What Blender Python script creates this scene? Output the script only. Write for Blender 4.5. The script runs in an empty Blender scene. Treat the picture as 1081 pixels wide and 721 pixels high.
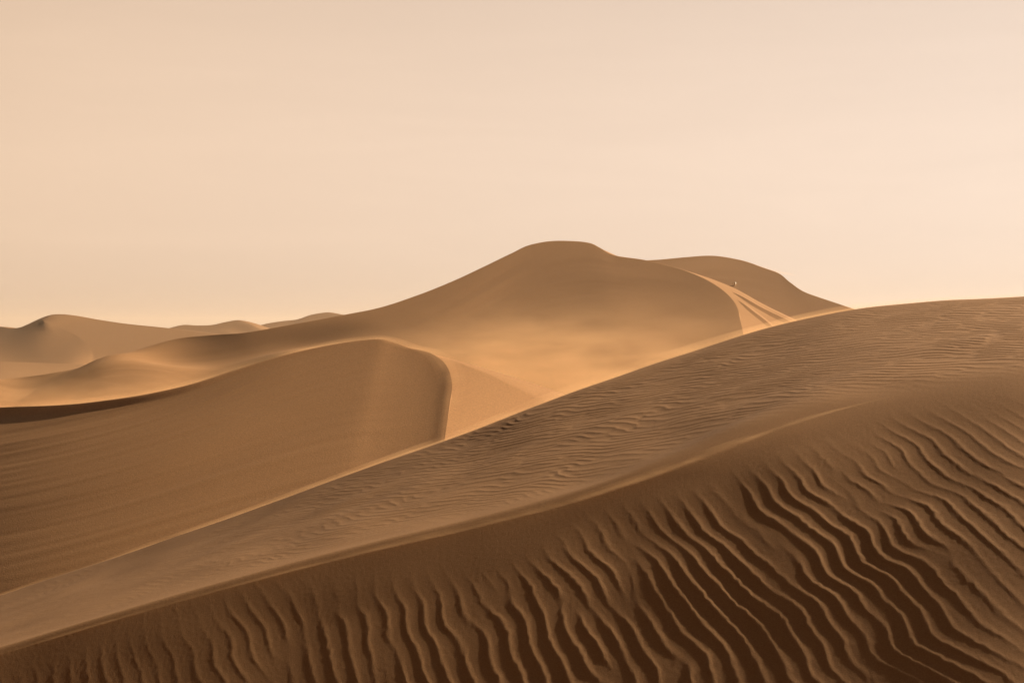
import bpy, bmesh, math
import numpy as np

rng = np.random.default_rng(7)
S = bpy.context.scene
COL = S.collection
R = math.radians

# ------------------------------------------------------------------ camera model
F, HX, HY = 1800.0, 540.5, 350.0          # focal length in photo pixels, principal column, horizon row


def P(px, py, Y):
    return np.array([(px - HX) / F * Y, Y, -(py - HY) / F * Y])


cam_d = bpy.data.cameras.new('camera')
cam = bpy.data.objects.new('camera', cam_d)
COL.objects.link(cam)
cam.location = (0, 0, 0)
cam.rotation_euler = (R(90), 0, 0)
cam_d.sensor_width = 36.0
cam_d.lens = 36.0 * F / 1081.0
cam_d.shift_y = -(360.5 - HY) / 1081.0
cam_d.clip_start = 0.1
cam_d.clip_end = 30000
S.camera = cam

# ------------------------------------------------------------------ light
SUN_AZ, SUN_EL = 68.0, 28.0               # degrees right of the view axis, degrees above the horizon
sd = np.array([math.cos(R(SUN_EL)) * math.sin(R(SUN_AZ)), math.cos(R(SUN_EL)) * math.cos(R(SUN_AZ)), math.sin(R(SUN_EL))])
sun_d = bpy.data.lights.new('sun', 'SUN')
sun = bpy.data.objects.new('sun', sun_d)
COL.objects.link(sun)
sun_d.energy = 4.9
sun_d.angle = R(0.6)
sun_d.color = (1.0, 0.88, 0.70)
from mathutils import Vector
sun.rotation_euler = Vector(-sd).to_track_quat('-Z', 'Y').to_euler()

w = bpy.data.worlds.new('World')
S.world = w
w.use_nodes = True
nt = w.node_tree
nt.nodes.clear()
N = nt.nodes.new
out = N('ShaderNodeOutputWorld')
bg = N('ShaderNodeBackground')
sky = N('ShaderNodeTexSky')
sky.sky_type = 'NISHITA'
sky.sun_disc = False
sky.sun_elevation = R(SUN_EL)
sky.sun_rotation = R(SUN_AZ)
sky.altitude = 0
sky.air_density = 1.0
sky.dust_density = 8.0
sky.ozone_density = 1.0
bw = N('ShaderNodeRGBToBW')
nt.links.new(sky.outputs[0], bw.inputs[0])
# dust in the air takes the blue out of the sky: luminance of the clear sky in the colour of airborne sand
tint = N('ShaderNodeMix')
tint.data_type = 'RGBA'
tint.blend_type = 'MULTIPLY'
tint.inputs['Factor'].default_value = 1.0
# SKY
# thick dust evens the sky out, forward scatter keeps the half round the sun brighter than the half away from it
pw = N('ShaderNodeMath')
pw.operation = 'POWER'
pw.inputs[1].default_value = 0.10
nt.links.new(bw.outputs[0], pw.inputs[0])
geo = N('ShaderNodeTexCoord')
dotn = N('ShaderNodeVectorMath')
dotn.operation = 'DOT_PRODUCT'
dotn.inputs[1].default_value = (math.sin(R(SUN_AZ)), math.cos(R(SUN_AZ)), 0)
nt.links.new(geo.outputs['Generated'], dotn.inputs[0])
fs = N('ShaderNodeMapRange')
fs.interpolation_type = 'SMOOTHSTEP'
fs.inputs['From Min'].default_value = -0.6
fs.inputs['From Max'].default_value = 0.14
fs.inputs['To Min'].default_value = 0.05
fs.inputs['To Max'].default_value = 1.0
nt.links.new(dotn.outputs['Value'], fs.inputs['Value'])
sep = N('ShaderNodeSeparateXYZ')
nt.links.new(geo.outputs['Generated'], sep.inputs[0])
el = N('ShaderNodeMapRange')
el.interpolation_type = 'SMOOTHSTEP'
el.inputs['From Min'].default_value = -0.04
el.inputs['From Max'].default_value = 0.72
el.inputs['To Min'].default_value = 1.12
el.inputs['To Max'].default_value = 0.12
nt.links.new(sep.outputs['Z'], el.inputs['Value'])
m1 = N('ShaderNodeMath')
m1.operation = 'MULTIPLY'
nt.links.new(fs.outputs[0], m1.inputs[0])
nt.links.new(el.outputs[0], m1.inputs[1])
m2_ = N('ShaderNodeMath')
m2_.operation = 'MULTIPLY'
SKY_GAIN = 2.22
nt.links.new(m1.outputs[0], m2_.inputs[0])
nt.links.new(pw.outputs[0], m2_.inputs[1])
nt.links.new(m2_.outputs[0], tint.inputs[6])
# dust away from the sun is a deeper tan than the glow near it
hue = N('ShaderNodeMix')
hue.data_type = 'RGBA'
hue.inputs[6].default_value = (1.0, 0.70, 0.47, 1)
hue.inputs[7].default_value = (1.0, 0.80, 0.66, 1)
hf = N('ShaderNodeMapRange')
hf.inputs['From Min'].default_value = -0.1
hf.inputs['From Max'].default_value = 0.6
nt.links.new(dotn.outputs['Value'], hf.inputs['Value'])
nt.links.new(hf.outputs[0], hue.inputs['Factor'])
nt.links.new(hue.outputs[2], tint.inputs[7])
# faint high streaks of cloud
tc = N('ShaderNodeTexCoord')
mp = N('ShaderNodeMapping')
mp.inputs['Scale'].default_value = (3.0, 3.0, 26.0)
mp.inputs['Rotation'].default_value = (0.05, 0.09, 0.3)
nt.links.new(tc.outputs['Generated'], mp.inputs[0])
nz = N('ShaderNodeTexNoise')
nz.inputs['Scale'].default_value = 1.6
nz.inputs['Detail'].default_value = 6.0
nz.inputs['Roughness'].default_value = 0.6
nz.inputs['Distortion'].default_value = 0.6
nt.links.new(mp.outputs[0], nz.inputs['Vector'])
cr = N('ShaderNodeMapRange')
cr.inputs['From Min'].default_value = 0.42
cr.inputs['From Max'].default_value = 0.78
cr.inputs['To Min'].default_value = 1.0
cr.inputs['To Max'].default_value = 1.035
nt.links.new(nz.outputs['Fac'], cr.inputs['Value'])
mul = N('ShaderNodeVectorMath')
mul.operation = 'SCALE'
nt.links.new(tint.outputs[2], mul.inputs[0])
gain = N('ShaderNodeMath')
gain.operation = 'MULTIPLY'
gain.inputs[1].default_value = SKY_GAIN
nt.links.new(cr.outputs[0], gain.inputs[0])
nt.links.new(gain.outputs[0], mul.inputs['Scale'])
nt.links.new(mul.outputs[0], bg.inputs['Color'])
bg.inputs['Strength'].default_value = 0.15
nt.links.new(bg.outputs[0], out.inputs[0])

S.view_settings.view_transform = 'Standard'
S.view_settings.look = 'None'
S.view_settings.exposure = 1.25
S.view_settings.gamma = 1.0
S.cycles.max_bounces = 6
S.cycles.diffuse_bounces = 3
S.cycles.volume_bounces = 1
S.cycles.volume_step_rate = 1.0
S.cycles.volume_max_steps = 256
S.cycles.use_denoising = True


# ------------------------------------------------------------------ noise fields (periodic tiles, sampled in metres)
class Tile:
    """Band-passed noise on a periodic square tile; sample with world metres."""

    def __init__(self, L, n, spec, seed, cplx=False):
        self.L, self.n = L, n
        g = np.random.default_rng(seed)
        k = np.fft.fftfreq(n, d=L / n)
        KX, KY = np.meshgrid(k, k, indexing='ij')
        a = np.fft.fft2(g.standard_normal((n, n))) * spec(KX, KY)
        f = np.fft.ifft2(a)
        if not cplx:
            f = f.real
        f = f / np.sqrt(np.mean(np.abs(f) ** 2))
        self.f = f.astype(np.complex64 if cplx else np.float32)

    def __call__(self, x, y):
        n = self.n
        u = np.mod(x / self.L, 1.0) * n
        v = np.mod(y / self.L, 1.0) * n
        i, j = np.floor(u).astype(int), np.floor(v).astype(int)
        a, b = u - i, v - j
        i %= n
        j %= n
        i1, j1 = (i + 1) % n, (j + 1) % n
        f = self.f
        return (f[i, j] * (1 - a) * (1 - b) + f[i1, j] * a * (1 - b) + f[i, j1] * (1 - a) * b + f[i1, j1] * a * b)


def iso(lam, bw=0.35):
    k0 = 1.0 / lam
    return lambda KX, KY: np.exp(-((np.hypot(KX, KY) - k0) / (bw * k0)) ** 2)


def low(lam):
    k0 = 1.0 / lam
    return lambda KX, KY: np.exp(-(KX ** 2 + KY ** 2) / (k0 * k0))


def stripe(lam, ang, bpar, bperp):
    """one-sided spectrum about a wave vector at ANG: its phase gives ripples with forks and endings"""
    k0 = 1.0 / lam
    c, s = math.cos(ang), math.sin(ang)

    def f(KX, KY):
        kp, kq = KX * c + KY * s, -KX * s + KY * c
        return np.exp(-((kp - k0) / (bpar * k0)) ** 2 - (kq / (bperp * k0)) ** 2)
    return f


def smooth(e0, e1, x):
    t = np.clip((x - e0) / (e1 - e0), 0, 1)
    return t * t * (3 - 2 * t)


def smin(a, b, k):
    h = np.clip(0.5 + 0.5 * (b - a) / k, 0, 1)
    return b * (1 - h) + a * h - k * h * (1 - h)


def smax(a, b, k):
    return -smin(-a, -b, k)


def spline(ts, vs, t):
    """monotone-ish cubic (Catmull-Rom with finite differences, limited)"""
    ts, vs = np.asarray(ts, float), np.asarray(vs, float)
    d = np.diff(vs) / np.diff(ts)
    m = np.empty_like(vs)
    m[0], m[-1] = d[0], d[-1]
    h = np.diff(ts)
    m[1:-1] = (d[:-1] * h[1:] + d[1:] * h[:-1]) / (h[1:] + h[:-1])
    t = np.asarray(t, float)
    i = np.clip(np.searchsorted(ts, t) - 1, 0, len(ts) - 2)
    u = (t - ts[i]) / h[i]
    uc = np.clip(u, 0, 1)
    a = (2 * uc ** 3 - 3 * uc ** 2 + 1) * vs[i] + (uc ** 3 - 2 * uc ** 2 + uc) * h[i] * m[i] + (-2 * uc ** 3 + 3 * uc ** 2) * vs[i + 1] + (uc ** 3 - uc ** 2) * h[i] * m[i + 1]
    return a + np.where(u < 0, u * h[i] * m[0], 0) + np.where(u > 1, (u - 1) * h[i] * m[-1], 0)


def grid_mesh(name, V, mat, label=None, cat=None, kind='structure', group=None):
    """V: (rows, cols, 3) -> one mesh object"""
    r, c, _ = V.shape
    me = bpy.data.meshes.new(name)
    me.vertices.add(r * c)
    me.vertices.foreach_set('co', V.reshape(-1).astype(np.float32))
    idx = np.arange(r * c).reshape(r, c)
    q = np.stack([idx[:-1, :-1], idx[:-1, 1:], idx[1:, 1:], idx[1:, :-1]], -1).reshape(-1)
    nq = (r - 1) * (c - 1)
    me.loops.add(nq * 4)
    me.loops.foreach_set('vertex_index', q.astype(np.int32))
    me.polygons.add(nq)
    me.polygons.foreach_set('loop_start', np.arange(0, nq * 4, 4, dtype=np.int32))
    me.polygons.foreach_set('loop_total', np.full(nq, 4, dtype=np.int32))
    me.polygons.foreach_set('use_smooth', np.ones(nq, dtype=bool))
    me.update(calc_edges=True)
    me.validate()
    me.materials.append(mat)
    o = bpy.data.objects.new(name, me)
    COL.objects.link(o)
    o['kind'] = kind
    if label:
        o['label'] = label
    if cat:
        o['category'] = cat
    if group:
        o['group'] = group
    return o


# ------------------------------------------------------------------ materials
def sand_material(name, grain, streak, base=(0.272, 0.140, 0.059)):
    m = bpy.data.materials.new(name)
    m.use_nodes = True
    t = m.node_tree
    b = t.nodes['Principled BSDF']
    b.inputs['Roughness'].default_value = 0.92
    b.inputs['Specular IOR Level'].default_value = 0.15
    tc = t.nodes.new('ShaderNodeTexCoord')
    # the sand is a mix of two tints, in drifts metres across and in grains
    n1 = t.nodes.new('ShaderNodeTexNoise')
    n1.inputs['Scale'].default_value = 0.35 / streak
    n1.inputs['Detail'].default_value = 8
    n1.inputs['Roughness'].default_value = 0.62
    t.links.new(tc.outputs['Object'], n1.inputs['Vector'])
    mr = t.nodes.new('ShaderNodeMix')
    mr.data_type = 'RGBA'
    mr.inputs[6].default_value = (base[0] * 0.88, base[1] * 0.86, base[2] * 0.84, 1)
    mr.inputs[7].default_value = (base[0] * 1.10, base[1] * 1.11, base[2] * 1.12, 1)
    t.links.new(n1.outputs['Fac'], mr.inputs['Factor'])
    n2 = t.nodes.new('ShaderNodeTexNoise')
    n2.inputs['Scale'].default_value = 1.0 / grain
    n2.inputs['Detail'].default_value = 3
    n2.inputs['Roughness'].default_value = 0.7
    t.links.new(tc.outputs['Object'], n2.inputs['Vector'])
    mg = t.nodes.new('ShaderNodeMapRange')
    mg.inputs['From Min'].default_value = 0.3
    mg.inputs['From Max'].default_value = 0.7
    mg.inputs['To Min'].default_value = 0.80
    mg.inputs['To Max'].default_value = 1.18
    t.links.new(n2.outputs['Fac'], mg.inputs['Value'])
    sc = t.nodes.new('ShaderNodeVectorMath')
    sc.operation = 'SCALE'
    t.links.new(mr.outputs[2], sc.inputs[0])
    t.links.new(mg.outputs[0], sc.inputs['Scale'])
    t.links.new(sc.outputs[0], b.inputs['Base Color'])
    bp = t.nodes.new('ShaderNodeBump')
    bp.inputs['Strength'].default_value = 0.5
    bp.inputs['Distance'].default_value = grain * 0.35
    t.links.new(n2.outputs['Fac'], bp.inputs['Height'])
    t.links.new(bp.outputs[0], b.inputs['Normal'])
    return m


M_near = sand_material('rippled_sand', 0.014, 1.0)
M_mid = sand_material('dune_sand', 0.07, 5.0, (0.255, 0.125, 0.048))
M_far = sand_material('far_dune_sand', 0.25, 15.0, (0.20, 0.10, 0.040))

GROUP = 'sand dunes'


def face_Y(pts, slope, c, anchor=0):
    """Distance along a crest so that the face below it, dipping towards the viewer by SLOPE, meets the sun at one even angle c (n.s):
    wind-built faces keep one aspect along their length.  pts: (px, py, Y) stations; Y of station ANCHOR is kept."""
    a = np.array(pts, float)
    c = np.broadcast_to(np.asarray(c, float), (len(a),))
    c = c * math.sqrt(1 + slope * slope)

    def run(idx):
        Y = a[idx[0], 2]
        res = {idx[0]: Y}
        for i, j in zip(idx[:-1], idx[1:]):
            n = 40
            for k in range(n):
                f0 = (k + 0.5) / n
                x = a[i, 0] + (a[j, 0] - a[i, 0]) * f0
                y = a[i, 1] + (a[j, 1] - a[i, 1]) * f0
                cc = c[i] + (c[j] - c[i]) * f0
                dx, dy = (a[j, 0] - a[i, 0]) / n, (a[j, 1] - a[i, 1]) / n
                K = cc - sd[2] + sd[1] * slope
                den = sd[0] * slope - K * (x - HX) / F + sd[0] * (y - HY) / F
                Y += (dx * K * Y / F - sd[0] * dy * Y / F) / den
            res[j] = Y
        return res
    r = run(list(range(anchor, len(a))))
    r.update(run(list(range(anchor, -1, -1))))
    return [(p[0], p[1], r[i]) for i, p in enumerate(a)]


def dune(name_mat, near, crest, mid, far, label, nu=520, nv=(110, 40, 40), gam=1.25, und=None, name='sand_dune', soft=0.0, soft_to=None):
    """Loft: near base -> crest -> (mid line) -> far base.  near/crest/mid/far: lists of 3-D points, one per control station."""
    K = len(crest)
    cr = np.array(crest, float)
    arc = np.concatenate([[0], np.cumsum(np.linalg.norm(np.diff(cr, axis=0), axis=1))])
    u = np.linspace(0, arc[-1], nu)

    def line(pts):
        p = np.array(pts, float)
        return np.stack([spline(arc, p[:, i], u) for i in range(3)], -1)
    A, B, D = line(near), line(crest), line(far)
    t = np.linspace(0, 1, nv[0])[:, None, None]          # 0 base .. 1 crest
    seg = [A + (B - A) * t]
    gm = np.interp(u, arc, np.broadcast_to(np.asarray(gam, float), (K,)))
    z = A[:, 2] + (B - A)[:, 2] * (t[:, :, 0] ** gm[None, :])
    seg[0][:, :, 2] = z
    if soft > 0:                                          # even the face out along its length, more with distance from the crest
        du = u[1] - u[0]
        hw = int(3 * soft / du)
        ker = np.exp(-0.5 * (np.arange(-hw, hw + 1) * du / soft) ** 2)
        ker /= ker.sum()
        wgt = smooth(1.0, 0.80, np.linspace(0, 1, nv[0]))
        n_ = nu + 2 * hw
        off = seg[0] - B[None]
        for i in range(3):
            pad = np.concatenate([np.repeat(off[:, :1, i], hw, 1) , off[:, :, i], np.repeat(off[:, -1:, i], hw, 1)], 1)
            sm = np.stack([np.convolve(r, ker, 'valid') for r in pad], 0)
            off[:, :, i] = sm
        Bp = np.stack([np.convolve(np.concatenate([B[0, i] - (B[1, i] - B[0, i]) * np.arange(hw, 0, -1), B[:, i], B[-1, i] + (B[-1, i] - B[-2, i]) * np.arange(1, hw + 1)]), ker, 'valid') for i in range(3)], -1)
        sm_ = Bp[None] + off
        w2 = wgt[:, None] * (1.0 if soft_to is None else smooth(arc[soft_to] + 2, arc[soft_to] - 12, u))[None, :] if soft_to is not None else np.broadcast_to(wgt[:, None], off.shape[:2])
        seg[0] = seg[0] * (1 - w2[:, :, None]) + sm_ * w2[:, :, None]
    last = B
    if mid is not None:
        C = line(mid)
        t = np.linspace(0, 1, nv[1] + 1)[1:, None, None]
        s = B + (C - B) * t
        seg.append(s)
        last = C
    t = np.linspace(0, 1, nv[2] + 1)[1:, None, None]
    s = last + (D - last) * t
    s[:, :, 2] = last[:, 2] + (D - last)[:, 2] * (t[:, :, 0] ** 1.5)
    seg.append(s)
    V = np.concatenate(seg, 0)
    if und is not None:
        rows = np.concatenate([np.linspace(0, 1, nv[0])] + [np.zeros(x.shape[0]) for x in seg[1:]])
        V[:, :, 2] += und(V, rows[:, None], u[None, :], nv[0])
    return grid_mesh(name, V, name_mat, label, 'dune', group=GROUP)


# ------------------------------------------------------------------ desert floor: one sheet to the horizon
t_floor = Tile(160, 256, low(40), 3)
t_floor2 = Tile(900, 256, low(160), 4)


def floor_z(X, Y):
    r = np.hypot(X, Y)
    z = -1.75 - 3.6 * smooth(2.5, 10, r) - 5.0 * smooth(18, 45, r) + 3.4 * smooth(70, 130, r)
    z = z + 0.25 * t_floor(X, Y) * smooth(20, 60, r) + 1.0 * t_floor2(X, Y) * smooth(120, 500, r)
    return z


rad = np.concatenate([[0.0], np.geomspace(0.8, 9000, 240)])
ang = np.linspace(0, 2 * np.pi, 241)
RR, AA = np.meshgrid(rad, ang, indexing='ij')
X, Y = RR * np.sin(AA), RR * np.cos(AA)
V = np.stack([X, Y, floor_z(X, Y)], -1)
grid_mesh('desert_floor', V, M_mid, 'flat sand floor between the dunes running to the horizon', 'ground')

# ------------------------------------------------------------------ foreground dune
px = np.concatenate([np.arange(-700, -20, 5.0), np.arange(-20, 1101, 1.0), np.arange(1101, 1900, 5.0)])
NPX = [-700, -300, 0, 100, 200, 300, 400, 500, 600, 700, 760, 850, 950, 1081, 1300, 1900]
NPY = [850, 770, 690, 660, 631, 604, 579, 556, 530, 497, 475, 443, 416, 392, 370, 352]
NYY = [15.8, 16.4, 17.0, 17.25, 17.5, 17.75, 18.0, 18.2, 18.35, 18.45, 18.5, 18.5, 18.4, 18.1, 17.6, 17]
FPX = [-700, -300, 0, 125, 250, 400, 500, 570, 650, 720, 800, 900, 980, 1081, 1300, 1900]
FPY = [840, 735, 629, 588, 545, 490, 455, 427, 399, 375, 350, 328, 320, 314.5, 316, 335]
FYY = [33.0, 31.0, 29.2, 28.2, 27.3, 26.7, 26.5, 26.5, 26.7, 27.0, 27.1, 26.6, 25.9, 25.0, 23.8, 22.5]
S_NEAR = 0.55
st_ = face_Y(list(zip(NPX, NPY, NYY))[2:14], S_NEAR, np.interp(NPX[2:14], [0, 250, 600, 1081], [0.045, 0.066, 0.062, 0.047]), 6)
NYY[2:14] = [p_[2] for p_ in st_]
NYY[0:2] = [NYY[2] - 0.8, NYY[2] - 0.4]
NYY[14:16] = [NYY[13], NYY[13]]
npy, nY = spline(NPX, NPY, px), spline(NPX, NYY, px)
kk = np.exp(-0.5 * (np.arange(-60, 61) / 25.0) ** 2)
ux = np.arange(-760, 1960, 1.0)
nY = np.interp(px, ux[60:-60], np.convolve(spline(NPX, NYY, ux), kk / kk.sum(), 'valid'))
fpy, fY = spline(FPX, FPY, px), spline(FPX, FYY, px)
nz_, fz_ = -(npy - HY) / F * nY, -(fpy - HY) / F * fY
ta = np.concatenate([np.linspace(0, 1, 60) ** 1 * 0.42, 0.42 + np.linspace(0, 1, 470)[1:] * 0.58])[:, None]
rows_near = 8.0 + (nY[None, :] - 8.0) * ta
tb = np.linspace(0, 1, 300)[1:, None]
rows_band = nY[None, :] + (fY - nY)[None, :] * tb
tc_ = np.linspace(0, 1, 50)[1:, None] ** 1.3
rows_back = fY[None, :] + 22 * tc_
YY = np.concatenate([rows_near, rows_band, rows_back], 0)
PX = np.broadcast_to(px[None, :], YY.shape)
XX = (PX - HX) / F * YY
# face towards the camera, upper slope, lee beyond the far crest
s1 = S_NEAR
l1 = nz_[None] + s1 * (YY - nY[None])
m2 = ((fz_ - nz_) / (fY - nY))[None]
tt = (YY - nY[None]) / (fY - nY)[None]
l2 = nz_[None] + m2 * (YY - nY[None]) + 0.10 * np.clip(tt * (1 - tt), 0, 1) * smooth(500, 1000, PX) + 0.05 * np.exp(-((YY - nY[None]) / 0.7) ** 2) * (1 - smooth(760, 900, PX))
l3 = fz_[None] - 0.38 * (YY - fY[None])
k1 = (0.05 + 1.1 * smooth(640, 1050, px))[None]
koff = k1 * 0.25 * np.exp(-((YY - nY[None]) / 1.2) ** 2)
Z = smin(l1, l2 + koff, k1)
Z = smin(Z + 0.06 * np.exp(-((YY - fY[None]) / 2.0) ** 2), l3 + 0.06, 0.25)
Z = smax(Z, -5.6 + 0 * YY, 0.9)
Z = np.where(YY > nY[None] + 1.0, smin(l1, l2 + koff, k1), Z)
Z = np.where(YY > nY[None] + 1.0, smin(Z + 0.06 * np.exp(-((YY - fY[None]) / 2.0) ** 2), l3 + 0.06, 0.25), Z)

# ripples
tile_big = Tile(30, 1024, stripe(0.17, R(19), 0.14, 0.10), 11, True)
tile_small = Tile(24, 1024, stripe(0.15, R(40), 0.30, 0.30), 12, True)
t_w3 = Tile(40, 512, low(3.2), 21)
t_w1 = Tile(30, 512, iso(1.1, .5), 22)
t_w6 = Tile(60, 256, low(6), 23)
t_fine2 = Tile(20, 1024, iso(0.16, 0.6), 27)
t_fine = Tile(12, 1024, iso(0.07, 0.5), 24)


def ripple_profile(psi, asym, sharp):
    ph = np.angle(psi)
    ph = ph + asym * np.sin(ph)
    h = np.exp(-sharp * (1 - np.cos(ph)))
    return h * np.clip(np.abs(psi) / 0.75, 0, 1)


d_near = nY[None] - YY                                   # metres in plan below the near crest
wx = XX + 0.055 * t_w3(XX, YY * 1.4) + 0.014 * t_w1(XX * .5, YY * 1.6) + 0.022 * np.sin((YY + 0.12 * XX) * 2 * np.pi / 1.25 + 0.7 * t_w6(XX, YY))
wy = YY + 0.06 * t_w3(XX + 7, YY + 3)
rip = ripple_profile(tile_big(wx, wy) * np.exp(0.16j * t_fine2(XX, YY)), 0.42, 0.85)
start = 0.10 + 0.15 * smooth(900, 300, PX) + 0.12 * t_w3(XX * 1.5 + 3, YY)
mask = smooth(-0.05, 0.9, d_near - start) * (0.75 + 0.25 * smooth(60, 520, PX)) * (1 - 0.35 * smooth(2.3, 3.4, d_near)) * smooth(-60, 120, PX + 90)
amp = np.where(d_near > 0, 0.0072 * mask, 0)
amp = amp * (0.85 + 0.22 * t_w6(XX + 11, YY))
Z = Z + amp * rip

b_in = smooth(0.02, 0.2, tt) * (1 - smooth(0.86, 1.0, tt))
wx2 = XX + 0.10 * t_w3(XX * 1.3 + 5, YY) + 0.04 * t_w1(XX, YY)
wy2 = YY + 0.16 * t_w3(XX + 9, YY * 1.2 + 1)
rip2 = ripple_profile(tile_small(wx2, wy2), 0.3, 0.8)
dens = (0.25 + 0.75 * smooth(120, 620, PX)) * (0.8 + 0.2 * smooth(-0.6, 0.8, t_w6(XX * 1.3, YY + 20)))
amp2 = np.where(YY > nY[None] - 0.1, 0.008 * b_in * dens * (1 + 0.4 * smooth(860, 1040, PX)), 0)
Z = Z + amp2 * rip2
Z = Z + 0.004 * t_w1(XX * .7 + 3, YY * .7) * smooth(0.1, 0.6, np.abs(d_near)) + 0.0002 * t_fine(XX, YY)
V = np.stack([XX, YY, Z], -1)
grid_mesh('sand_dune', V, M_near, 'nearest dune with dark rippled face and pale upper slope filling the foreground', 'dune', group=GROUP)

# ------------------------------------------------------------------ middle dune with curled crest
t_st = Tile(120, 512, lambda KX, KY: np.exp(-(KX / 0.04) ** 2 - ((KY - 0.0) / 0.45) ** 2), 31)
t_fs = Tile(90, 1024, lambda KX, KY: np.exp(-(KX / 0.06) ** 2 - (KY / 1.3) ** 2) * (np.abs(KY) > 0.25), 35)
t_u20 = Tile(200, 256, low(16), 32)
t_u6 = Tile(120, 512, low(5), 33)


def arc_at(pts, k):
    return float(np.sum(np.linalg.norm(np.diff(np.array(pts[:k + 1], float), axis=0), axis=1)))


def streaks(scale, amp, skew, u_end=1e9):
    def f(V, row, u, n):
        x, y = V[:, :, 0], V[:, :, 1]
        env = np.sin(np.pi * np.clip(row, 0, 1)) ** 0.6 * (row > 0)
        env = env * smooth(u_end, u_end - 7 * scale, u)
        uu = np.broadcast_to(u, x.shape)
        dist = row * scale * 12
        return 0.0085 * env * min(scale, 1.3) * t_fs(uu / scale + 0.5 * dist / scale, 1.6 * dist / scale + skew * uu / scale) + amp * env * (t_st(uu / scale, dist / scale * 1.0 + skew * uu / scale) * 0.5 + 0.7 * t_u20(x / scale, y / scale * 1.5))
    return f


crest = [(-400, 452, 78), (-200, 441, 77), (0, 430, 75.8), (100, 424, 75.2), (160, 415, 75.4), (200, 406, 75.9), (250, 390, 77), (300, 375, 78.3), (350, 364, 79.3), (385, 359, 79.8), (402, 358, 79.6), (418, 362, 79), (432, 367, 78.1), (450, 371, 77.4), (465, 379, 76.4), (474, 391, 75), (477, 405, 73.4), (475, 425, 71.2), (468, 455, 68), (455, 490, 64.5)]
near = [(-400, 57, -10.5), (-200, 57, -10.5), (-25, 56.5, -10.3), (65, 56, -10.2), (115, 55.5, -10), (150, 55.5, -10), (190, 55.5, -9.9), (240, 55.7, -9.8), (280, 56.5, -9.7), (318, 56, -9.6), (334, 56, -9.5), (350, 55.7, -9.5), (364, 55.5, -9.4), (380, 55.2, -9.4), (396, 55, -9.3), (410, 54.7, -9.2), (421, 54.3, -9.1), (430, 54, -9), (438, 53.5, -9), (443, 53, -9)]
mid = [(-400, 452.5, 79), (-200, 441.5, 78), (0, 430.3, 76.8), (100, 424.3, 76.2), (160, 415.3, 76.4), (200, 406.3, 76.9), (250, 390.3, 78), (300, 375.3, 79.3), (350, 364.3, 80.3), (385, 359.3, 80.8), (403, 358.3, 80.8), (421, 363, 80), (438, 368.5, 78.7), (458, 374.5, 77.8), (476, 380, 76.8), (494, 387, 76.0), (512, 394, 75.3), (532, 403, 74.6), (555, 414, 73.8), (580, 426, 73)]
fx = [0, 0, 0, 0, 0, 0, 0, 0, 1, 1, 2, 3, 4, 6, 8, 10, 11, 12, 12, 12]


def und_mid(V, row, u, n):
    x = V[:, :, 0]
    lip = smooth(1.0, 0.965, row) * smooth(0.72, 0.965, row) * (row > 0)
    return streaks(1.0, 0.05, -0.30, arc_at(C3, 14))(V, row, u, n) - 0.17 * lip * smooth(-10, -17, x)


K_ = 11
S_B = 0.37
new = face_Y(crest[:K_], S_B, np.interp([c[0] for c in crest[:K_]], [0, 180, 300, 402], [0.04, 0.165, 0.205, 0.215]), K_ - 1)


def on_plane(p, ref, slope, gx=0.0):
    """distance at which the pixel p meets the plane through crest station ref dipping to the viewer by slope"""
    r0 = P(*ref)
    return (slope * r0[1] + gx * r0[0] - r0[2]) / (slope + gx * (p[0] - HX) / F + (p[1] - HY) / F)


crest = new + [(c[0], c[1], on_plane(c, new[-1], S_B, 0.07 + 0.07 * min(1.0, i / 4.0))) for i, c in enumerate(crest[K_:])]


def lee_Y(m, c, gy, gx):
    """distance of the outer line's pixel m on the slope that leaves crest station c with gradient (gx, gy)"""
    pc = P(*c)
    return (pc[2] - gy * pc[1] - gx * pc[0]) / (-(m[1] - HY) / F - gy - gx * (m[0] - HX) / F)


mid = [(m[0], m[1], c[2] + 1.0 if i < K_ else lee_Y(m, c, S_B, -0.32)) for i, (m, c) in enumerate(zip(mid, crest))]
C3 = [P(*c) for c in crest]
N3 = []
for i, c in enumerate(C3):
    zb = -10.3 + 1.3 * smooth(-22, -4, c[0])
    if i < K_:
        N3.append((c[0] - 0.4, c[1] - (c[2] - zb) / S_B, zb))
    else:
        q_ = near[i]
        w_ = 0.0
        b0 = np.array([c[0] - 0.4, c[1] - (c[2] - zb) / S_B, zb])
        b1 = np.array([(q_[0] - HX) / F * q_[1], q_[1], q_[2]])
        N3.append(tuple(b0 + (b1 - b0) * min(1, w_)))
M3 = [P(*c) for c in mid]
F3 = [(m[0] + dx, m[1] + 22, -8.6) for m, dx in zip(M3, fx)]
MID_CREST = [tuple(c) for c in C3]
dune(M_mid, N3, C3, M3, F3, 'smooth middle dune on the left whose crest curls over into a steep slip face', nu=760, nv=(240, 60, 40), gam=[0.90] * 4 + [0.91, 0.92, 0.93, 0.945, 0.955, 0.965, 0.975, 0.98, 0.985, 0.99, 0.995] + [1.0] * 5, und=und_mid, soft=2.2, soft_to=13)

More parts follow.
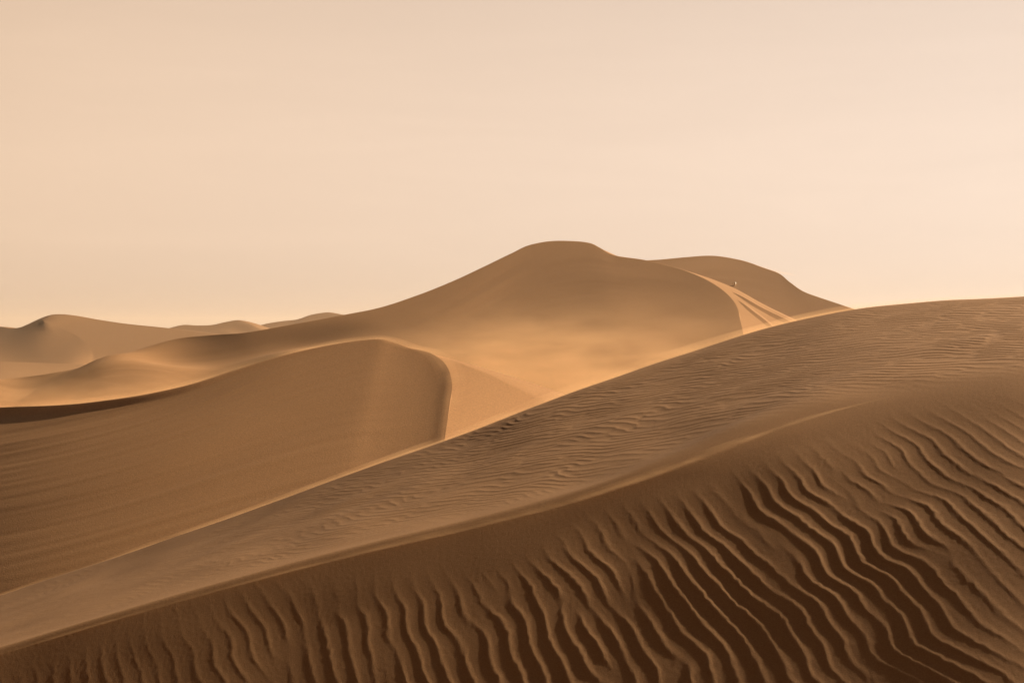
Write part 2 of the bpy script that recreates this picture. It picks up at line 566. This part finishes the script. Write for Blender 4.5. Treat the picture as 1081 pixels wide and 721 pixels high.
# ------------------------------------------------------------------ the highest dune
crest = [(-420, 426, 150), (-150, 412, 150), (0, 401, 150), (60, 393, 150), (110, 382, 150), (150, 368, 151), (185, 358, 152), (220, 354, 153), (260, 351, 154), (300, 344, 155), (360, 333, 157), (400, 325, 159), (440, 312, 161), (480, 296, 163), (510, 282, 164), (540, 267.5, 165), (560, 258.5, 166), (578, 255, 167), (602, 254.5, 167), (622, 256.5, 166), (634, 262, 164), (645, 268.5, 162), (680, 274.5, 159), (715, 283, 156), (745, 295, 152), (765, 308, 147), (777, 322, 142), (781, 336, 137), (778, 353, 131), (770, 378, 124), (755, 410, 116)]
nb = [(-420, 126), (-150, 126), (-10, 126), (40, 126), (85, 126), (120, 125.5), (150, 125), (180, 125), (215, 124.5), (250, 124), (300, 123.5), (335, 123), (372, 120), (408, 118), (436, 117), (464, 117), (488, 118), (508, 119.5), (528, 120.5), (546, 121.5), (562, 121), (578, 121), (604, 120.5), (628, 120), (650, 119), (666, 118), (680, 117), (691, 116), (700, 114.5), (706, 112.5), (710, 109)]
K_ = 25
S_A = 0.37
new = face_Y(crest[:K_], S_A, np.interp([c[0] for c in crest[:K_]], [0, 300, 560, 622, 745], [0.18, 0.20, 0.22, 0.215, 0.175]), 17)
crest = new + [(c[0], c[1], on_plane(c, new[-1], S_A, 0.18)) for c in crest[K_:]]
nb_old = nb
nb = [((P(*c)[0] - 1) / (c[2] - (P(*c)[2] + 7.2) / S_A) * F + HX, c[2] - (P(*c)[2] + 7.2) / S_A) for c in new] + nb[K_:]
for i in range(K_, len(crest)):                          # the curl keeps the aspect of the face at first, then turns in
    c = crest[i]
    p_ = P(*c)
    b0 = np.array([p_[0] - 1 - 0.25 * (i - K_), c[2] - (p_[2] + 7.2) / S_A])
    b1 = np.array([(nb_old[i][0] - HX) / F * nb_old[i][1], nb_old[i][1]])
    b_ = b0 + (b1 - b0) * min(1, (i - K_ + 1) / 9.0) * 0.0
    nb[i] = (b_[0] / b_[1] * F + HX, b_[1])
mid = []
for (a, b, c) in crest:
    mid.append((a, b + 0.3, c + 3))
tail = {21: (655, 271.5, 163.5), 22: (691, 277.5, 162), 23: (733, 288.5, 160), 24: (772, 303, 157), 25: (800, 319, 153), 26: (825, 332, 149), 27: (845, 342, 145), 28: (855, 349, 140), 29: (865, 358, 134), 30: (880, 368, 127)}
for k, v in tail.items():
    mid[k] = (v[0], v[1], lee_Y(v, crest[k], S_A, -0.32))
C3 = [P(*c) for c in crest]
N3 = [((a - HX) / F * b, b, -7.2) for a, b in nb]
M3 = [P(*c) for c in mid]
A3, AM3, A_TOE = C3, M3, N3
F3 = [(m[0] + 2 + max(0, i - 16) * 1.2, m[1] + 45 - max(0, i - 20) * 2.2, -7.2) for i, m in enumerate(M3)]


def und_main(V, row, u, n):
    x, y = V[:, :, 0], V[:, :, 1]
    st = streaks(1.8, 0.22, -0.25, arc_at(A3, 24))(V, row, u, n)
    env = np.sin(np.pi * np.clip(row, 0, 1)) ** 0.8 * (row > 0)
    left = smooth(-8, -26, x)
    return 0.45 * st + env * left * 0.9 * t_u6(x / 2.6, y / 2.0)


dune(M_mid, N3, C3, M3, F3, 'highest dune in the middle distance with a rounded summit and long left flank', nu=900, nv=(220, 60, 40), gam=[1.1] * 16 + [1.08, 1.06, 1.04, 1.02] + [1.0] * 11, und=und_main, soft=2.2, soft_to=26)

# two thin ridges on the lit side below its crest
for (st, fr, lab) in (
    ((24.4, 25, 26, 27, 28, 29), (0.35, 0.45, 0.62, 0.80, 0.92, 1.0), 'thin upper sand ridge running down beside the curled crest of the highest dune'),
    ((25.2, 25.8, 26.6, 27.4, 28.2, 29), (0.12, 0.2, 0.32, 0.45, 0.55, 0.62), 'short lower sand ridge running down beside the curled crest of the highest dune'),
):
    ix = np.arange(len(A3))
    cp = np.stack([np.interp(st, ix, np.array(A3)[:, i]) for i in range(3)], -1)
    mp_ = np.stack([np.interp(st, ix, np.array(AM3)[:, i]) for i in range(3)], -1)
    C3 = cp + (mp_ - cp) * np.array(fr)[:, None]
    C3[:, 2] += np.array([-0.1, 0.1, 0.17, 0.20, 0.20, 0.15])
    wd = np.minimum(1.0, np.linalg.norm(C3 - cp, axis=1) * 0.2)
    N3 = [(c[0] - 2.6 * k_, c[1] - 2.0 * k_, c[2] - 0.9 * k_) for c, k_ in zip(C3, wd)]
    F3 = [(c[0] + 2.6, c[1] + 3.0, c[2] - 1.6) for c in C3]
    dune(M_mid, N3, C3, None, F3, lab, nu=160, nv=(50, 0, 40), gam=1.3, name='sand_ridge')

# ------------------------------------------------------------------ dune behind it on the right
crest = [(480, 300, 222), (560, 288, 218), (640, 277, 214), (698, 274, 211), (725, 271.5, 209.5), (748, 270, 208), (779, 274, 206), (807, 283, 204), (821, 288, 203), (834, 298, 200), (851, 309, 197), (862, 313, 196), (880, 319, 193), (904, 327, 190), (960, 343, 185), (1100, 378, 178), (1300, 410, 172)]
crest = face_Y(crest, 0.33, 0.25, 5)
C3 = [P(*c) for c in crest]
N3 = [(c[0] - 1, c[1] - (c[2] + 7) / 0.33, -7) for c in C3]
F3 = [(c[0] + 8, c[1] + 55, -7) for c in C3]
RD = dune(M_mid, N3, C3, None, F3, 'sunlit dune behind the right shoulder of the highest dune', nu=420, nv=(140, 0, 40), gam=1.05, und=streaks(2.2, 0.10, -0.1, 45.0), soft=2.5)

# a pale speck of rock lying on its face
from mathutils.bvhtree import BVHTree
rear = bpy.data.objects[RD.name]
tree = BVHTree.FromPolygons([v.co for v in rear.data.vertices], [tuple(p.vertices) for p in rear.data.polygons])
hit = tree.ray_cast(Vector((0, 0, 0)), Vector(tuple(P(775.5, 301, 1.0))).normalized())[0]
if hit is not None:
    bm = bmesh.new()
    bmesh.ops.create_icosphere(bm, subdivisions=3, radius=1.0)
    g = np.random.default_rng(5)
    dirs = g.normal(size=(9, 3))
    dirs /= np.linalg.norm(dirs, axis=1)[:, None]
    cut = g.uniform(0.62, 0.9, 9)
    for v in bm.verts:
        c = np.array(v.co)
        for d_, k_ in zip(dirs, cut):
            e = c @ d_ - k_
            if e > 0:
                c = c - d_ * e
        v.co = (c[0] * 0.17, c[1] * 0.16, c[2] * 0.25 + c[0] * 0.08)
    me = bpy.data.meshes.new('rock')
    bm.to_mesh(me)
    bm.free()
    mr_ = bpy.data.materials.new('pale_rock')
    mr_.use_nodes = True
    b_ = mr_.node_tree.nodes['Principled BSDF']
    b_.inputs['Roughness'].default_value = 0.8
    n_ = mr_.node_tree.nodes.new('ShaderNodeTexNoise')
    n_.inputs['Scale'].default_value = 9
    m_ = mr_.node_tree.nodes.new('ShaderNodeMix')
    m_.data_type = 'RGBA'
    m_.inputs[6].default_value = (0.72, 0.60, 0.46, 1)
    m_.inputs[7].default_value = (0.85, 0.76, 0.62, 1)
    mr_.node_tree.links.new(n_.outputs['Fac'], m_.inputs['Factor'])
    mr_.node_tree.links.new(m_.outputs[2], b_.inputs['Base Color'])
    me.materials.append(mr_)
    rk = bpy.data.objects.new('rock', me)
    COL.objects.link(rk)
    rk.location = hit + Vector((0, -0.05, 0.1))
    rk['label'] = 'tiny pale rock standing alone on the sunlit dune face right of the summit'
    rk['category'] = 'rock'

# ------------------------------------------------------------------ far dunes on the left
crest = [(-420, 352, 330), (-200, 349, 332), (-60, 346, 334), (0, 345, 335), (28, 343.5, 337), (40, 339, 338), (48, 340.5, 336), (60, 345.5, 332), (75, 351.5, 326), (87, 359, 318), (96, 369, 309), (98, 384, 298)]
near = [(-420, 298), (-200, 298), (-70, 298), (-12, 298), (10, 298), (20, 297), (28, 296), (36, 294), (45, 292), (54, 290), (62, 288), (68, 286)]
mid = [(-420, 352, 334), (-200, 349, 336), (-60, 345.8, 338), (0, 344.8, 339), (28, 343, 341), (44, 335.5, 343), (66, 331.8, 344), (92, 336, 342), (125, 341, 338), (175, 346.3, 332), (235, 354, 324), (300, 366, 314)]
crest = face_Y(crest[:7], 0.3, 0.05, 6) + crest[7:]
mid = [(m[0], m[1], max(m[2], c[2] + 3)) for m, c in zip(mid, crest)]
C3 = [P(*c) for c in crest]
N3 = [((a - HX) / F * b, b, -6.5) for a, b in near]
M3 = [P(*c) for c in mid]
F3 = [(m[0] + 12, m[1] + 60, -7) for m in M3]
dune(M_far, N3, C3, M3, F3, 'far left dune with a small peak and a curved shaded slip face', nu=420, nv=(90, 60, 30), gam=1.1, soft=5.0)


def simple(mat, pts, dn, db, zb, lab, und=None, gam=1.2):
    pts = face_Y(pts, 0.25, 0.30, len(pts) // 2)
    C3 = [P(*c) for c in pts]
    N3 = [(c[0] - 6, c[1] - dn, zb) for c in C3]
    F3 = [(c[0] + 12, c[1] + db, zb) for c in C3]
    return dune(mat, N3, C3, None, F3, lab, nu=240, nv=(70, 0, 30), gam=gam, und=und)


simple(M_far, [(120, 362, 430), (165, 351, 430), (180, 346, 430), (192, 343.2, 430), (210, 343.6, 430), (224, 343, 430), (238, 340, 430), (250, 338, 430), (260, 340.5, 430), (275, 348, 430), (300, 358, 430)], 60, 60, -7, 'tiny pair of rounded dune tops on the skyline left of centre', streaks(5, 0.3, .1))
simple(M_far, [(230, 360, 470), (262, 348, 468), (280, 342, 466), (298, 339, 465), (312, 337.5, 464), (330, 332, 463), (345, 329.8, 462), (358, 331.5, 461), (380, 338, 460), (420, 350, 458), (480, 362, 455)], 70, 70, -7, 'distant dune on the skyline just left of the flank of the highest dune', streaks(5, 0.3, .1))
simple(M_far, [(-420, 378, 262), (-120, 380, 258), (0, 382, 254), (45, 383.5, 252), (95, 385, 250), (140, 387, 247), (190, 391, 243), (260, 400, 240)], 34, 26, -7, 'low pale sand swell in front of the far left dune', None)
# beyond the frame, for a view from the side
simple(M_far, [(-1500, 365, 420), (-1250, 338, 425), (-1000, 318, 430), (-800, 335, 428), (-560, 352, 424), (-400, 362, 420)], 60, 90, -7, 'broad dune beyond the left edge of the view', streaks(5, 0.4, .1))
simple(M_far, [(1000, 372, 330), (1200, 340, 335), (1400, 312, 340), (1600, 330, 338), (1900, 352, 334), (2200, 372, 330)], 70, 90, -7, 'broad dune beyond the right edge of the view', streaks(5, 0.4, .1))

# ------------------------------------------------------------------ haze: even dust in the air
def box(name, lo, hi, mat):
    me = bpy.data.meshes.new(name)
    v = [(x, y, z) for x in (lo[0], hi[0]) for y in (lo[1], hi[1]) for z in (lo[2], hi[2])]
    f = [(0, 1, 3, 2), (4, 6, 7, 5), (0, 4, 5, 1), (2, 3, 7, 6), (0, 2, 6, 4), (1, 5, 7, 3)]
    me.from_pydata(v, [], f)
    me.materials.append(mat)
    o = bpy.data.objects.new(name, me)
    COL.objects.link(o)
    return o


def volume_material(name, color, density, aniso):
    m = bpy.data.materials.new(name)
    m.use_nodes = True
    t = m.node_tree
    t.nodes.clear()
    o = t.nodes.new('ShaderNodeOutputMaterial')
    v = t.nodes.new('ShaderNodeVolumePrincipled')
    v.inputs['Color'].default_value = (*color, 1)
    v.inputs['Density'].default_value = density
    v.inputs['Anisotropy'].default_value = aniso
    t.links.new(v.outputs[0], o.inputs['Volume'])
    return m, t, v


HAZE = True
if HAZE:
    mh, _, _ = volume_material('dusty_air', (0.98, 0.82, 0.62), 0.00025, 0.35)
    o = box('haze', (-3000, -3000, -16), (3000, 3000, 24), mh)
    o['kind'] = 'stuff'
    o['label'] = 'thin even dust haze in the air over the whole desert'
    o['category'] = 'haze'


# ------------------------------------------------------------------ sand carried by the wind
class VN:
    """small helper to wire a density for a volume material"""

    def __init__(self, t):
        self.t = t

    def math(self, op, a, b=None, clamp=False):
        n = self.t.nodes.new('ShaderNodeMath')
        n.operation = op
        n.use_clamp = clamp
        for i, v in enumerate((a, b)):
            if v is None:
                continue
            if isinstance(v, (int, float)):
                n.inputs[i].default_value = v
            else:
                self.t.links.new(v, n.inputs[i])
        return n.outputs[0]

    def ramp(self, v, a, b, c=0.0, d=1.0):
        n = self.t.nodes.new('ShaderNodeMapRange')
        n.interpolation_type = 'SMOOTHSTEP'
        n.inputs['From Min'].default_value = a
        n.inputs['From Max'].default_value = b
        n.inputs['To Min'].default_value = c
        n.inputs['To Max'].default_value = d
        self.t.links.new(v, n.inputs['Value'])
        return n.outputs[0]

    def noise(self, scale, rot, loc=(0, 0, 0), detail=4, rough=0.55, s=1.0):
        tc = self.t.nodes.new('ShaderNodeTexCoord')
        m = self.t.nodes.new('ShaderNodeMapping')
        m.inputs['Scale'].default_value = scale
        m.inputs['Rotation'].default_value = rot
        m.inputs['Location'].default_value = loc
        self.t.links.new(tc.outputs['Object'], m.inputs[0])
        n = self.t.nodes.new('ShaderNodeTexNoise')
        n.inputs['Scale'].default_value = s
        n.inputs['Detail'].default_value = detail
        n.inputs['Roughness'].default_value = rough
        self.t.links.new(m.outputs[0], n.inputs['Vector'])
        return n.outputs['Fac']

    def xyz(self):
        tc = self.t.nodes.new('ShaderNodeTexCoord')
        n = self.t.nodes.new('ShaderNodeSeparateXYZ')
        self.t.links.new(tc.outputs['Object'], n.inputs[0])
        return n.outputs


DUST = (0.96, 0.60, 0.31)

# drifting low over the foot and lower face of the highest dune
m, t, v = volume_material('blown_sand_valley', DUST, 0.1, 0.45)
q = VN(t)
x, y, z = q.xyz()
sh = q.math('MAXIMUM', q.math('MULTIPLY', q.math('SUBTRACT', 6.0, x), 0.45), 0.0)     # the foot of the dune swings away to the left
y = q.math('SUBTRACT', y, sh)
z = q.math('ADD', z, q.math('MULTIPLY', sh, 0.33))
# how far up the face the drift reaches: a strip at the left, most of the face at the right
reach = q.ramp(x, -24, 6, 9.0, 30)
up = q.math('DIVIDE', y, reach)
fall = q.ramp(up, 0.12, 1.0, 1.0, 0.0)
hgt = q.math('POWER', 2.718, q.math('MULTIPLY', z, -0.75))
n1 = q.noise((0.22, 0.85, 0.7), (0, 0, R(-38)), detail=6, s=1.0)
n1 = q.ramp(n1, 0.36, 0.66, 0.3, 1.7)
n2 = q.noise((0.22, 2.4, 1.0), (0, 0, R(-34)), loc=(4, 2, 1), detail=5, s=1.0)
n1 = q.math('MULTIPLY', n1, q.ramp(n2, 0.34, 0.66, 0.5, 1.5))
ends = q.math('MULTIPLY', q.ramp(x, -52, -30), q.ramp(x, 30, 12))
edge = q.math('MULTIPLY', q.ramp(z, 6.0, 3.0), q.ramp(y, -9.5, -6))
d = q.math('MULTIPLY', q.math('MULTIPLY', fall, hgt), q.math('MULTIPLY', n1, q.math('MULTIPLY', ends, edge)))
d = q.math('MULTIPLY', d, 0.145)
t.links.new(d, v.inputs['Density'])
o = box('blowing_sand', (-54, -10, -11), (32, 44, 6.5), m)
o.location = (-2, 119, -6.6)
o.rotation_euler = (R(19), 0, 0)
o['kind'] = 'stuff'
o['label'] = 'glowing sheet of wind-blown sand drifting over the foot of the highest dune'
o['category'] = 'blown sand'


def plume(pts, half_w, height, density, noise_scale, lab, seed, lift=0.15, sink=0.5, widths=None):
    # a thin outer veil and a denser core along the crest itself
    o = plume_shell(pts, half_w, height * 1.3, density * 0.45, noise_scale, seed, lift, sink, widths)
    o['label'] = lab
    o['category'] = 'blown sand'
    c = plume_shell(pts, half_w * 0.55, height * 0.55, density, noise_scale, seed + 5, lift, sink, widths)
    c.name = 'dense_core'
    c.parent = o
    return o


def plume_shell(pts, half_w, height, density, noise_scale, seed, lift, sink, widths):
    """closed flattened tube along a crest, filled with thin blown sand"""
    p = np.array(pts, float)
    seg = np.concatenate([[0], np.cumsum(np.linalg.norm(np.diff(p, axis=0), axis=1))])
    u = np.linspace(0, seg[-1], 140)
    c = np.stack([spline(seg, p[:, i], u) for i in range(3)], -1)
    k = np.ones(len(u)) if widths is None else np.interp(u, seg, widths)
    tan = np.gradient(c, axis=0)
    tan[:, 2] = 0
    tan /= np.linalg.norm(tan, axis=1)[:, None]
    side = np.stack([tan[:, 1], -tan[:, 0], 0 * tan[:, 0]], -1)
    taper = np.sin(np.pi * np.clip(u / seg[-1], 0.0, 1)) ** 0.35
    taper = np.maximum(taper, 0.02) * k
    a = np.linspace(0, 2 * np.pi, 17)
    ring = []
    for th in a:
        hz = np.sin(th)
        off = side * (np.cos(th) * half_w * taper)[:, None]
        zz = np.where(hz > 0, hz * height, hz * height * sink) * taper + lift * height * taper
        q_ = c + off
        q_[:, 2] += zz
        ring.append(q_)
    V = np.stack(ring[:-1], 0)                     # 16 x n x 3
    n = V.shape[1]
    verts = V.reshape(-1, 3)
    faces = []
    for i in range(16):
        for j in range(n - 1):
            faces.append((i * n + j, i * n + j + 1, ((i + 1) % 16) * n + j + 1, ((i + 1) % 16) * n + j))
    faces.append(tuple(i * n for i in range(16)))
    faces.append(tuple(i * n + n - 1 for i in range(16))[::-1])
    me = bpy.data.meshes.new('blowing_sand')
    me.from_pydata([tuple(map(float, q_)) for q_ in verts], [], faces)
    mm, tt_, vv = volume_material('blown_sand_crest', DUST, density, 0.45)
    g = VN(tt_)
    nn = g.noise(noise_scale, (0, 0, 0), (seed * 3.1, seed, 0), detail=3)
    dd = g.math('MULTIPLY', g.ramp(nn, 0.30, 0.72, 0.15, 1.7), density)
    tt_.links.new(dd, vv.inputs['Density'])
    bm = bmesh.new()
    bm.from_mesh(me)
    bmesh.ops.recalc_face_normals(bm, faces=bm.faces)
    bm.to_mesh(me)
    bm.free()
    me.materials.append(mm)
    o = bpy.data.objects.new('blowing_sand', me)
    COL.objects.link(o)
    o['kind'] = 'stuff'
    return o


PLUMES = True
if PLUMES:
    fc = [P(a, b, c) for a, b, c in zip(FPX, FPY, FYY)][1:-1]
    plume(fc, 0.7, 0.07, 0.4, (0.5, 0.5, 2.5), 'thin veil of sand blowing off the long upper crest of the nearest dune', 1, widths=[.5, .5, .6, .7, .9, 1.1, 1.2, 1.2, 1.2, 1.2, 1.1, 1.0, .9, .8])
    ncp = [(a, b, c) for a, b, c in zip(NPX, NPY, NYY)]
    nc = [P(a, b, c) for a, b, c in ncp][1:13]
    plume(nc, 0.25, 0.035, 0.9, (0.8, 0.8, 4), 'sand skimming along the lower crest of the nearest dune', 2, widths=[.4, .5, .6, .6, .7, .8, .9, 1.0, 1.2, 1.3, 0.9, 0.3])
    plume([(a_, b_, c_ + 0.02) for a_, b_, c_ in MID_CREST[1:19]], 0.8, 0.13, 0.2, (0.25, 0.25, 1.2), 'thin sand veil along the crest of the smooth middle dune', 4, widths=[1, 1, 1, 1, 1, 1, 1, 1, 1, 1, 1, 1.0, 1.0, 1.1, 1.2, 1.2, 1.2, 1.0])
    plume([P(790, 279, 205.5), P(806, 283, 204.2), P(822, 288, 203), P(832, 289.5, 202), P(842, 291.5, 201)], 0.6, 0.2, 0.12, (0.4, 0.4, 1), 'small plume of sand trailing off the kink in the crest of the right rear dune', 3)
